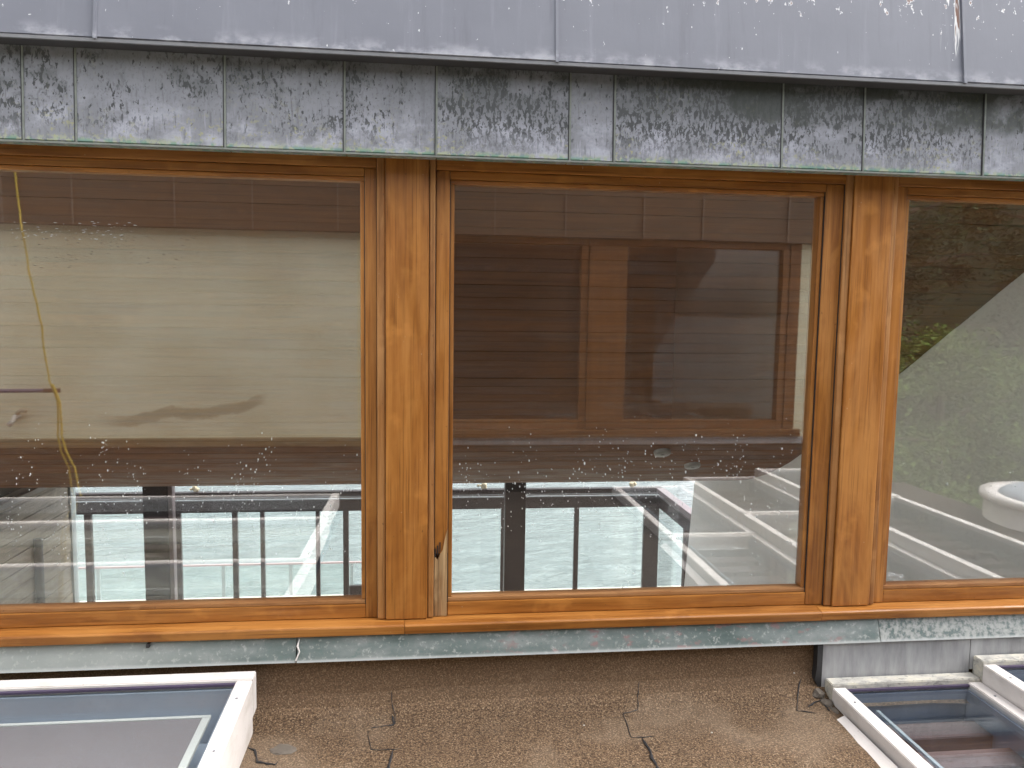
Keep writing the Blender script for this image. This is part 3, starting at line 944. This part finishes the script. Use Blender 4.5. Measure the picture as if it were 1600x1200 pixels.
wA, pA = window(-1.62, -0.222, -1.682, -0.166, 'left timber window mirroring a cream wall and a yellow cable', 5, 520)
wB, pB = window(0.097, 1.415, 0.034, 1.503, 'middle timber window with a bare rotten bottom left corner', 9, 560, True)
wC, pC = window(1.760, 2.598, 1.702, 2.658, 'right timber window mirroring green foliage and white bars', 13, 70)
# fly specks / spatter on two panes
def specks(p, zones, seed, mat, nm):
    rng = random.Random(seed)
    bm = bmesh.new()
    for (x0, x1, z0, z1, n, sx, sz) in zones:
        for i in range(n):
            x, z = rng.uniform(x0, x1), z0 + (z1 - z0) * rng.random()
            r = rng.uniform(0.0005, 0.0012)
            ring = [bm.verts.new((x + math.cos(a) * r * sx, 0.0332, z + math.sin(a) * r * sz)) for a in [i * math.pi / 3 for i in range(6)]]
            c = bm.verts.new((x, 0.0325, z))
            for k in range(6):
                bm.faces.new((c, ring[k], ring[(k + 1) % 6]))
    stuff(link(nm, bm, mat, p))
specks(pA, [(-1.35, -0.75, 0.12, 0.24, 90, 4, 0.7), (-0.6, -0.3, -0.1, 0.05, 50, 1.6, 0.8), (-1.3, -0.3, -0.5, 0.2, 50, 1, 1)], 3, M['speck'], 'dirt_specks')
specks(pB, [(1.30, 1.40, -0.55, 0.1, 90, 1, 1), (0.12, 0.5, -0.4, -0.1, 12, 1, 1), (0.2, 1.3, -0.98, -0.7, 40, 1, 1.3)], 4, M['speck'], 'dirt_specks')
specks(pA, [(-1.35, -0.95, 0.215, 0.275, 70, 5, 0.7)], 7, M['drop'], 'water_beads')

# ---------------------------------------------------------------- flashing under the sill
fl = thing('sill_flashing', (0.4, -0.05, -1.24), 'grey green verdigris metal flashing strip below the timber sill', 'flashing')
for i, (a, b) in enumerate(((-2.3, -0.441), (-0.437, 1.704), (1.708, 2.95))):
    o = 0.002 * (i % 2)
    bm = bmesh.new()
    add_prism(bm, [(-0.030 - o, -1.136), (-0.054 - o, -1.204), (-0.059 - o, -1.216), (-0.053 - o, -1.218), (-0.035, -1.204), (-0.006, -1.136)], 'x', a, b)
    link('flashing_sheet', bm, M['flash'], fl)
bm = bmesh.new()
P = [(-0.430, -0.0375, -1.14), (-0.436, -0.046, -1.163), (-0.428, -0.0525, -1.18), (-0.440, -0.060, -1.208)]
add_tube(bm, P, [0.001, 0.004, 0.0025, 0.003], 6)
o = link('paint_run', bm, M['paint'], fl)
tag(box('bolt', M['tar'], (-0.935, -0.925, -0.050, -0.030, -1.150, -1.138), None, 0.001), 'small black bolt head sticking out under the left part of the sill', 'bolt')

# lead upstand at right
lu = thing('lead_upstand', (1.8, -0.03, -1.33), 'smooth grey lead sheet behind the right skylights', 'lead sheet')
for a, b, zb in ((1.484, 2.078, -1.40), (2.081, 2.95, -1.34)):
    bm = bmesh.new()
    add_prism(bm, [(-0.018, -1.2205), (-0.046, -1.2205), (-0.050, zb), (-0.018, zb)], 'x', a, b)
    bmesh.ops.subdivide_edges(bm, edges=[e for e in bm.edges if abs(e.verts[0].co.x - e.verts[1].co.x) > 0.1], cuts=14)
    for v in bm.verts:
        if v.co.y < -0.03:
            v.co.y += 0.0012 * math.sin(v.co.x * 23) - 0.001
    link('lead_panel', bm, M['lead'], lu)
bm = bmesh.new()
add_prism(bm, [(1.462, -1.222), (1.4835, -1.222), (1.4835, -1.385), (1.470, -1.385), (1.458, -1.36), (1.463, -1.31)], 'y', -0.050, -0.020)
link('edge_strip', bm, M['tar'], lu)

# ---------------------------------------------------------------- skylights
def skylight(x0, x1, ya, yb, za, zb, lab, group, kind, cap_=False, fw=0.052, kerb=-1.44, mat='paint', fb=0.04, H=0.10, ft=None):
    """frame from the high end ya (by the windows) to yb; za/zb are the heights of the frame's top there"""
    t = thing('skylight', ((x0 + x1) / 2, (ya + yb) / 2, kerb), lab, 'skylight', group)
    ft = ft or fw
    def zz(y):
        return za + (zb - za) * (y - ya) / (yb - ya)
    def bar(nm, X0, X1, Y0, Y1, h0, h1, mt, bev=0.003):
        bm = bmesh.new()
        add_prism(bm, [(Y0, zz(Y0) + h0), (Y1, zz(Y1) + h0), (Y1, zz(Y1) + h1), (Y0, zz(Y0) + h1)], 'x', X0, X1)
        if bev:
            bmesh.ops.bevel(bm, geom=bm.edges[:], offset=bev, segments=2, affect='EDGES')
        return link(nm, bm, M[mt], t)
    bar('side_bar', x0, x0 + fw, ya - ft - 0.001, yb, -H, 0, mat)
    bar('side_bar', x1 - fw, x1, ya - ft - 0.001, yb, -H, 0, mat)
    bar('top_bar', x0, x1, ya, ya - ft, -H, 0.003 if not cap_ else 0.012, 'cap' if cap_ else mat)
    bar('bottom_bar', x0 + fw + 0.001, x1 - fw - 0.001, yb + fb, yb, -H, -0.004, mat)
    # kerb under the frame
    for X0, X1 in ((x0 + 0.012, x0 + 0.035), (x1 - 0.035, x1 - 0.012)):
        bm = bmesh.new()
        add_prism(bm, [(ya - 0.01, kerb), (yb + 0.01, kerb), (yb + 0.01, zz(yb) - H - 0.001), (ya - 0.01, zz(ya) - H - 0.001)], 'x', X0, X1)
        link('kerb_board', bm, M[mat], t)
    for Y0, Y1 in ((ya - 0.012, ya - 0.034), (yb + 0.034, yb + 0.012)):
        bm = bmesh.new()
        add_box(bm, x0 + 0.036, x1 - 0.036, Y0, Y1, kerb, min(zz(Y0), zz(Y1)) - H - 0.002)
        link('kerb_board', bm, M[mat], t)
    gx0, gx1, gy0, gy1 = x0 + fw + 0.001, x1 - fw - 0.001, ya - ft - 0.001, yb + fb + 0.001
    bar('pane', gx0 - 0.0005, gx1 + 0.0005, gy0, gy1, -0.022, -0.014, 'glass_sky', 0)
    bar('gasket', gx0, gx1, gy0 - 0.001, gy0 - 0.012, -0.0135, -0.006, 'purplegap', 0)  # gasket strip coloured as the dark gap shadow under the bar
    for X in (x0 + fw * 0.5, x1 - fw * 0.5):
        for q in range(4):
            y = ya - 0.16 - q * (ya - yb - 0.3) / 3.0
            bm = bmesh.new()
            add_tube(bm, [(X, y, zz(y) - 0.004), (X, y, zz(y) + 0.0018)], 0.0045, 10)
            link('screw', bm, M['fold'], t)
    # what is under the glass
    d = -0.20
    if kind == 'blind':
        for X0, X1 in ((gx0, gx0 + 0.012), (gx1 - 0.012, gx1)):
            bar('lining', X0, X1, gy0 - 0.014, gy1, d, -0.024, 'lining', 0)
        bar('lining', gx0, gx1, gy0, gy0 - 0.013, d, -0.024, 'lining', 0)
        bar('blind', gx0 + 0.075, gx1 - 0.075, gy0 - 0.125, gy0 - 0.62, -0.055, -0.050, 'blind', 0)
        bar('hem', gx0 + 0.05, gx1 - 0.05, gy0 - 0.112, gy0 - 0.124, -0.057, -0.047, 'hem', 0)
        bar('hem', gx1 - 0.073, gx1 - 0.050, gy0 - 0.125, gy0 - 0.62, -0.057, -0.047, 'hem', 0)
        bar('under_tray', gx0, gx1, gy0, gy1, d - 0.02, d - 0.004, 'lining', 0)
    else:
        bar('lining', gx0, gx0 + 0.012, gy0 - 0.014, gy1, d - 0.1, -0.024, 'deeplining', 0)
        bar('lining', gx1 - 0.012, gx1, gy0 - 0.014, gy1, d - 0.1, -0.024, 'deeplining', 0)
        bar('lining', gx0, gx1, gy0, gy0 - 0.013, d - 0.1, -0.024, 'deeplining', 0)
        bar('under_tray', gx0, gx1, gy0, gy1, d - 0.14, d - 0.104, 'lining', 0)
        y = gy0 - 0.07
        k = 0
        while y > gy1 + 0.1:
            bar('beam', gx0 + 0.10, gx1 - 0.02, y, y - 0.10, d - 0.02, d + 0.09, 'beam', 0.003)
            y -= 0.175
            k += 1
        bar('rod', gx0 + 0.085, gx0 + 0.097, gy0 - 0.06, gy1, -0.07, -0.06, 'greypost', 0)
    return t
GL = 'white framed skylights on the left of the roof'
skylight(-3.60, -0.560, -0.117, -1.205, -1.214, -1.285, 'nearest white framed skylight at the lower left below the left window', GL, 'blind', fb=0.012, H=0.128)
skylight(-3.60, -0.60, -1.206, -2.10, -1.290, -1.31, 'second skylight of the left row seen mirrored in the left window', GL, 'beams', fb=0.012, ft=0.035)  # beams put under this glass and the next to keep them dark
skylight(-3.60, -0.62, -2.101, -2.84, -1.315, -1.33, 'third skylight of the left row nearest the opposite wall', GL, 'beams', fb=0.03, ft=0.035)
GR = 'white framed stepped skylights on the right of the roof'
skylight(1.494, 2.085, -0.055, -1.78, -1.362, -1.372, 'lower right white skylight with a lichened cap beside the brown felt', GR, 'beams', True, fb=0.012, H=0.085, kerb=-1.455)
skylight(2.089, 2.70, -0.055, -2.04, -1.295, -1.31, 'higher second white skylight at the right edge of the roof', GR, 'beams', True, fb=0.012)
skylight(2.704, 3.32, -0.06, -2.20, -1.225, -1.25, 'third highest skylight mirrored in the right window', GR, 'beams', True, fb=0.012)
skylight(1.494, 2.085, -1.782, -3.20, -1.370, -1.382, 'back skylight in line behind the lower right one', GR, 'beams', ft=0.035)
skylight(2.089, 2.70, -2.042, -3.22, -1.307, -1.32, 'back skylight in line behind the higher second one', GR, 'beams', ft=0.035)
skylight(2.704, 3.32, -2.202, -3.24, -1.246, -1.26, 'back skylight in line behind the third highest one', GR, 'beams', ft=0.035)
# white kerb trim lying along the felt beside the right skylight
kt = thing('kerb_trim', (1.46, -0.6, -1.44), 'loose white trim strip along the foot of the lower right skylight', 'trim')
bm = bmesh.new()
add_prism(bm, [(1.443, -1.426), (1.480, -1.407), (1.482, -1.412), (1.450, -1.436)], 'y', -1.75, -0.22)
bmesh.ops.subdivide_edges(bm, edges=[e for e in bm.edges if abs(e.verts[0].co.y - e.verts[1].co.y) > 0.5], cuts=30)
for v in bm.verts:
    if v.co.x < 1.455:
        v.co.x += random.uniform(-0.003, 0.003)
        v.co.z += random.uniform(-0.001, 0.002)
link('strip', bm, M['paint'], kt)

# dark handle on the highest skylight and the round roof dome beyond it (both mirrored in the right window)
tag(tube('opening_handle', M['tar'], [(2.815, -0.82, -1.235), (2.825, -0.82, -1.19), (2.84, -0.81, -1.205), (2.88, -0.79, -1.195), (2.91, -0.77, -1.225)], 0.012), 'small dark bent handle on the bar of the highest right skylight', 'handle')
dm = thing('roof_dome', (4.52, -2.1, -1.5), 'round white rimmed dome light on the roof at far right', 'dome light')
for nm, r0, r1, z0, z1, mm in (('kerb', 0.52, 0.50, -1.75, -1.29, 'paint'), ('rim', 0.55, 0.44, -1.289, -1.25, 'paint')):
    bm = bmesh.new()
    N = 40
    rr = [[bm.verts.new((4.52 + r * math.cos(a), -2.10 + r * math.sin(a), z)) for a in [i * 2 * math.pi / N for i in range(N)]] for r, z in ((r1 - 0.02, z0), (r0, z0), (r0, z1), (r1, z1))]
    for q in range(4):
        A, B = rr[q], rr[(q + 1) % 4]
        for i in range(N):
            bm.faces.new((A[i], A[(i + 1) % N], B[(i + 1) % N], B[i]))
    link(nm, bm, M[mm], dm, True)
bm = bmesh.new()
q = bmesh.ops.create_uvsphere(bm, u_segments=32, v_segments=12, radius=0.44)
bmesh.ops.delete(bm, geom=[v for v in bm.verts if v.co.z < -0.01], context='VERTS')
for v in bm.verts:
    v.co = Vector((4.52 + v.co.x, -2.10 + v.co.y, -1.265 + v.co.z * 0.22))
link('dome', bm, M['lining'], dm, True)

# cracks and patches in the felt
for pts, w in (([(-0.115, 0.157), (-0.109, 0.213), (-0.099, 0.246), (-0.1, 0.281), (-0.197, 0.29)], 0.0018),
               ([(-0.109, 0.24), (-0.106, 0.262), (-0.102, 0.284), (-0.135, 0.287)], 0.0036),
               ([(-0.192, 0.297), (-0.171, 0.413), (-0.059, 0.43)], 0.0013),
               ([(-0.102, 0.43), (-0.105, 0.462), (-0.11, 0.529), (-0.112, 0.70)], 0.0045),
               ([(0.787, 0.155), (0.764, 0.259), (0.705, 0.278), (0.698, 0.419), (0.792, 0.415)], 0.0019),
               ([(0.733, 0.426), (0.739, 0.483), (0.733, 0.54), (0.737, 0.603), (0.745, 0.8)], 0.005),
               ([(1.415, 0.178), (1.339, 0.317), (1.41, 0.352)], 0.0021),
               ([(-0.57, 0.371), (-0.544, 0.396), (-0.523, 0.46), (-0.463, 0.482), (-0.449, 0.453)], 0.0035),
               ([(1.387, 0.304), (1.462, 0.268), (1.454, 0.352)], 0.003)):
    crack(pts, w)
# torn felt lumps at the skylight corner
for (x, y, z, a, b, c) in ((1.462, -0.075, -1.405, 0.026, 0.02, 0.022), (1.472, -0.115, -1.42, 0.022, 0.03, 0.018), (1.445, -0.11, -1.425, 0.034, 0.024, 0.009), (1.478, -0.16, -1.425, 0.014, 0.03, 0.012)):
    bm = bmesh.new()
    add_blob(bm, (x, y, z), (a, b, c), 2, 0.22)
    link('torn_flap', bm, M['torn'], flat)
bm = bmesh.new()
add_blob(bm, (-0.455, -0.235, -1.425), (0.045, 0.03, 0.006), 2, 0.2)
link('torn_flap', bm, M['torn'], flat)
for x, s in ((1.39, 0.16), (0.98, 0.42), (0.55, 0.35)):
    bm = bmesh.new()
    add_blob(bm, roof_pt(x, s), (0.004, 0.003, 0.003), 1, 0.3)
    link('chip', bm, M['hem'], flat)

# ---------------------------------------------------------------- facing building behind the photographer (mirrored in the glass)
YO = -3.33
ob = thing('opposite_building', (0.5, YO - 0.8, -1.45), 'cream rendered building with timber windows mirrored in the glass', 'building')
wy0, wy1 = YO - 0.16, YO
XC = 3.17
box('wall', M['render'], (-6.0, -0.28, wy0, wy1, -1.05, 1.0), ob)
box('upstand', M['felt'], (-6.0, XC + 0.002, wy0, wy1 + 0.012, -1.75, -1.064), ob)
box('wall', M['render'], (3.055, XC, wy0, wy1, -1.05, 1.0), ob)
box('wall', M['render'], (-0.279, 3.054, wy0, wy1 - 0.001, -1.0635, -0.936), ob)
box('side_wall', M['render'], (XC - 0.16, XC, YO - 3.2, wy0 - 0.001, -4.2, 1.0), ob)
box('lower_wall', M['greyconc'], (-6.0, XC, wy0, wy1 - 0.02, -4.2, -1.751), ob)
x = -6.0
i = 0
while x < XC + 0.1:
    w = (0.62, 0.48, 0.71, 0.55)[i % 4]
    x2 = min(x + w, XC + 0.16)
    box('cladding_panel', M['oppclad'], (x + 0.002, x2 - 0.002, wy0, wy1 + 0.10 + 0.003 * (i % 2), 0.585, 1.02), ob, 0.002)
    box('seam', M['oppseam'], (x2 - 0.006, x2 + 0.003, wy1 + 0.09, wy1 + 0.112, 0.585, 1.02), ob)
    x = x2
    i += 1
# ledge strip along the foot of the cream wall
box('ledge', M['oppledge'], (-6.0, -0.285, YO + 0.001, YO + 0.05, -1.065, -1.00), ob, 0.004)
box('ledge', M['opp_wood'], (-0.279, 3.10, YO + 0.001, YO + 0.06, -1.00, -0.94), ob, 0.004)
box('flashing', M['lead'], (-0.279, 3.20, YO + 0.001, YO + 0.035, -1.062, -1.004), ob, 0.003)
for gx0, gx1 in ((-0.10, 1.23), (1.60, 2.90)):
    wdo = box('window', M['opp_wood'], (gx0 - 0.07, gx0, YO - 0.06, YO + 0.02, -0.935, 0.584), ob, 0.003)
    for d in ((gx1, gx1 + 0.055, YO - 0.06, YO + 0.02, -0.935, 0.584), (gx0 + 0.001, gx1 - 0.001, YO - 0.06, YO + 0.018, -0.935, -0.866), (gx0 + 0.001, gx1 - 0.001, YO - 0.06, YO + 0.018, 0.53, 0.584)):
        box('frame', M['opp_wood'], d, wdo, 0.003)
    box('pane', M['glass_opp'], (gx0, gx1, YO - 0.03, YO - 0.024, -0.866, 0.53), wdo)
box('post', M['opp_wood'], (1.288, 1.527, YO - 0.05, YO + 0.035, -0.935, 0.584), ob, 0.003)
box('post', M['opp_wood'], (2.957, 3.052, YO - 0.05, YO + 0.03, -0.935, 0.584), ob, 0.003)
box('inner_wall', M['beam'], (-0.28, 3.0, YO - 3.1, YO - 3.0, -1.9, 1.0), ob)
box('inner_floor', M['darkroom'], (-0.28, 3.0, YO - 2.99, YO - 0.17, -2.0, -1.9), ob)
box('inner_wall', M['beam'], (-0.36, -0.285, YO - 3.1, YO - 0.17, -1.9, 1.0), ob)
box('roof', M['roofing'], (-6.2, XC + 0.2, YO - 3.4, YO + 0.12, 1.022, 1.10), ob)

# yellow cable hanging on the cream wall
cp = [(-2.93, 1.28), (-2.915, 0.96), (-2.88, 0.6), (-2.85, 0.25), (-2.80, 0.02), (-2.765, -0.15), (-2.76, -0.35), (-2.745, -0.55), (-2.69, -0.72), (-2.685, -0.95), (-2.66, -1.08), (-2.615, -1.20), (-2.61, -1.40), (-2.60, -1.44)]
pts = []
for (a, b), (c, d) in zip(cp, cp[1:]):
    for k in range(6):
        u = k / 6
        pts.append((a + (c - a) * u + 0.008 * math.sin(7 * (b + (d - b) * u)), YO + 0.135 + 0.012 * math.sin(5 * b), b + (d - b) * u))
tag(tube('yellow_cable', M['yellow'], pts, 0.0065, None, 8), 'yellow cable hanging loosely down the cream wall', 'cable')
tag(tube('yellow_cable', M['yellow'], [(p[0] + 0.035 + 0.02 * math.sin(3 * p[2]), p[1] + 0.005, p[2]) for p in pts if p[2] < -0.55], 0.007, None, 8), 'added second strand imitating the doubled reflection of the yellow cable', 'cable')  # extra strand stands in for the ghost image from double glazing
po = thing('purple_pole', (-3.2, YO + 0.08, -0.64), 'purple pole with a brown end sticking out level in front of the cream wall', 'pole')
tube('shaft', M['purple'], [(-4.3, YO + 0.08, -0.655), (-2.80, YO + 0.08, -0.632)], 0.014, po)
tube('end_grip', M['brownend'], [(-2.799, YO + 0.08, -0.632), (-2.69, YO + 0.08, -0.630)], 0.016, po)
tube('bracket', M['brownend'], [(-3.6, YO, -0.66), (-3.6, YO + 0.075, -0.66)], 0.008, po)
tp = thing('wall_tap', (-3.02, YO + 0.04, -0.86), 'small pale tap fixed low on the cream wall', 'tap')
tube('spout', M['hem'], [(-3.02, YO, -0.83), (-3.02, YO + 0.06, -0.83), (-3.04, YO + 0.075, -0.87), (-3.06, YO + 0.08, -0.89)], 0.018, tp)
tube('handle', M['tan'], [(-3.02, YO + 0.04, -0.81), (-2.985, YO + 0.04, -0.78), (-2.95, YO + 0.04, -0.79)], 0.014, tp)

# ---------------------------------------------------------------- trees and hedge beyond the facing building
def tree(x, y, zb, hh, rx, ry, n, mat, lab, seed, leaf=0.09, layers=False):
    rng = random.Random(seed)
    t = thing('tree', (x, y, zb), lab, 'tree', 'trees behind the facing building')
    bm = bmesh.new()
    P = [(x, y, zb - 0.2), (x + 0.04, y, zb + hh * 0.3), (x - 0.03, y + 0.03, zb + hh * 0.6), (x, y, zb + hh * 0.9)]
    add_tube(bm, P, [0.16, 0.12, 0.08, 0.03], 9)
    for k in range(8):
        a, h = rng.uniform(0, 6.28), rng.uniform(0.25, 0.75) * hh
        add_tube(bm, [(x, y, zb + h), (x + math.cos(a) * rx * 0.4, y + math.sin(a) * ry * 0.4, zb + h + 0.25), (x + math.cos(a) * rx * 0.8, y + math.sin(a) * ry * 0.8, zb + h + 0.3)], [0.05, 0.035, 0.012], 6)
    link('trunk', bm, M['bark'], t)
    cl = []
    for k in range(60):
        a, u, q = rng.uniform(0, 6.28), rng.uniform(0.08, 1.0), math.sqrt(rng.random())
        prof = math.sin(math.pi * min(1, 0.15 + 0.85 * u)) ** 0.6
        cl.append((x + math.cos(a) * rx * q * prof, y + math.sin(a) * ry * q * prof, zb + hh * u, rng.uniform(0.22, 0.5)))
    vs, fsx = [], []
    for i in range(n):
        cx, cyy, cz, cr = cl[rng.randrange(len(cl))]
        p = Vector((cx + rng.gauss(0, cr * 0.6), cyy + rng.gauss(0, cr * 0.6), cz + rng.gauss(0, cr * (0.3 if layers else 0.5))))
        d = Vector((rng.gauss(0, 1), rng.gauss(0, 1), rng.gauss(0, 0.6))).normalized()
        e = d.orthogonal().normalized()
        e = Matrix.Rotation(rng.uniform(0, 6.28), 3, d) @ e
        s = leaf * rng.uniform(0.6, 1.4)
        b0 = len(vs)
        vs += [p - d * s, p + e * s * 0.42, p + d * s, p - e * s * 0.42]
        fsx.append((b0, b0 + 1, b0 + 2, b0 + 3))
    me = bpy.data.meshes.new('crown')
    me.from_pydata(vs, [], fsx)
    me.materials.append(mat)
    o = bpy.data.objects.new('crown', me)
    C.objects.link(o)
    o.parent = t
    o.location = -t.location
    return t
bm = bmesh.new()
vv = []
for i in range(61):
    row = []
    for j in range(13):
        xx = -60 + 140 * i / 60
        yy = -13 - 3.2 * j
        zz_ = -4.4 + 15 * (1 - math.exp(-j / 3.0)) + 1.0 * math.sin(xx * 0.31 + j) * (j > 0) + random.uniform(-0.4, 0.4) * (j > 0)
        row.append(bm.verts.new((xx, yy, zz_)))
    vv.append(row)
for a, b in zip(vv, vv[1:]):
    for j in range(12):
        bm.faces.new((a[j], a[j + 1], b[j + 1], b[j]))
structure(link('hillside', bm, M['hill'], None, True), 'steep dark green hillside added behind the facing building to block the sky', 'hillside')  # backdrop added to close bright sky gaps between the trees
tree(4.6, -5.6, -4.2, 3.85, 1.5, 1.3, 32000, M['leaf'], 'bright green bushy tree nearest the corner of the cream building', 1, 0.034, True)
tree(6.6, -6.4, -4.2, 3.9, 1.7, 1.4, 34000, M['leaf'], 'bright green bushy tree second from the corner of the cream building', 2, 0.036, True)
tree(9.0, -6.8, -4.2, 3.85, 1.9, 1.5, 36000, M['leaf'], 'bright green bushy tree farthest right beyond the cream building', 3, 0.036, True)
tree(5.6, -9.6, -4.2, 9.5, 2.4, 1.8, 42000, M['leaf_dark'], 'tall dark conifer rising behind the bushy trees, left one', 4, 0.05)
tree(8.4, -10.2, -4.2, 10.5, 2.6, 1.8, 42000, M['leaf_dark'], 'tall dark conifer rising behind the bushy trees, middle one', 5, 0.05)
tree(11.6, -10.4, -4.2, 10.0, 2.6, 2.0, 42000, M['leaf_dark'], 'tall dark conifer rising behind the bushy trees, right one', 6, 0.05)
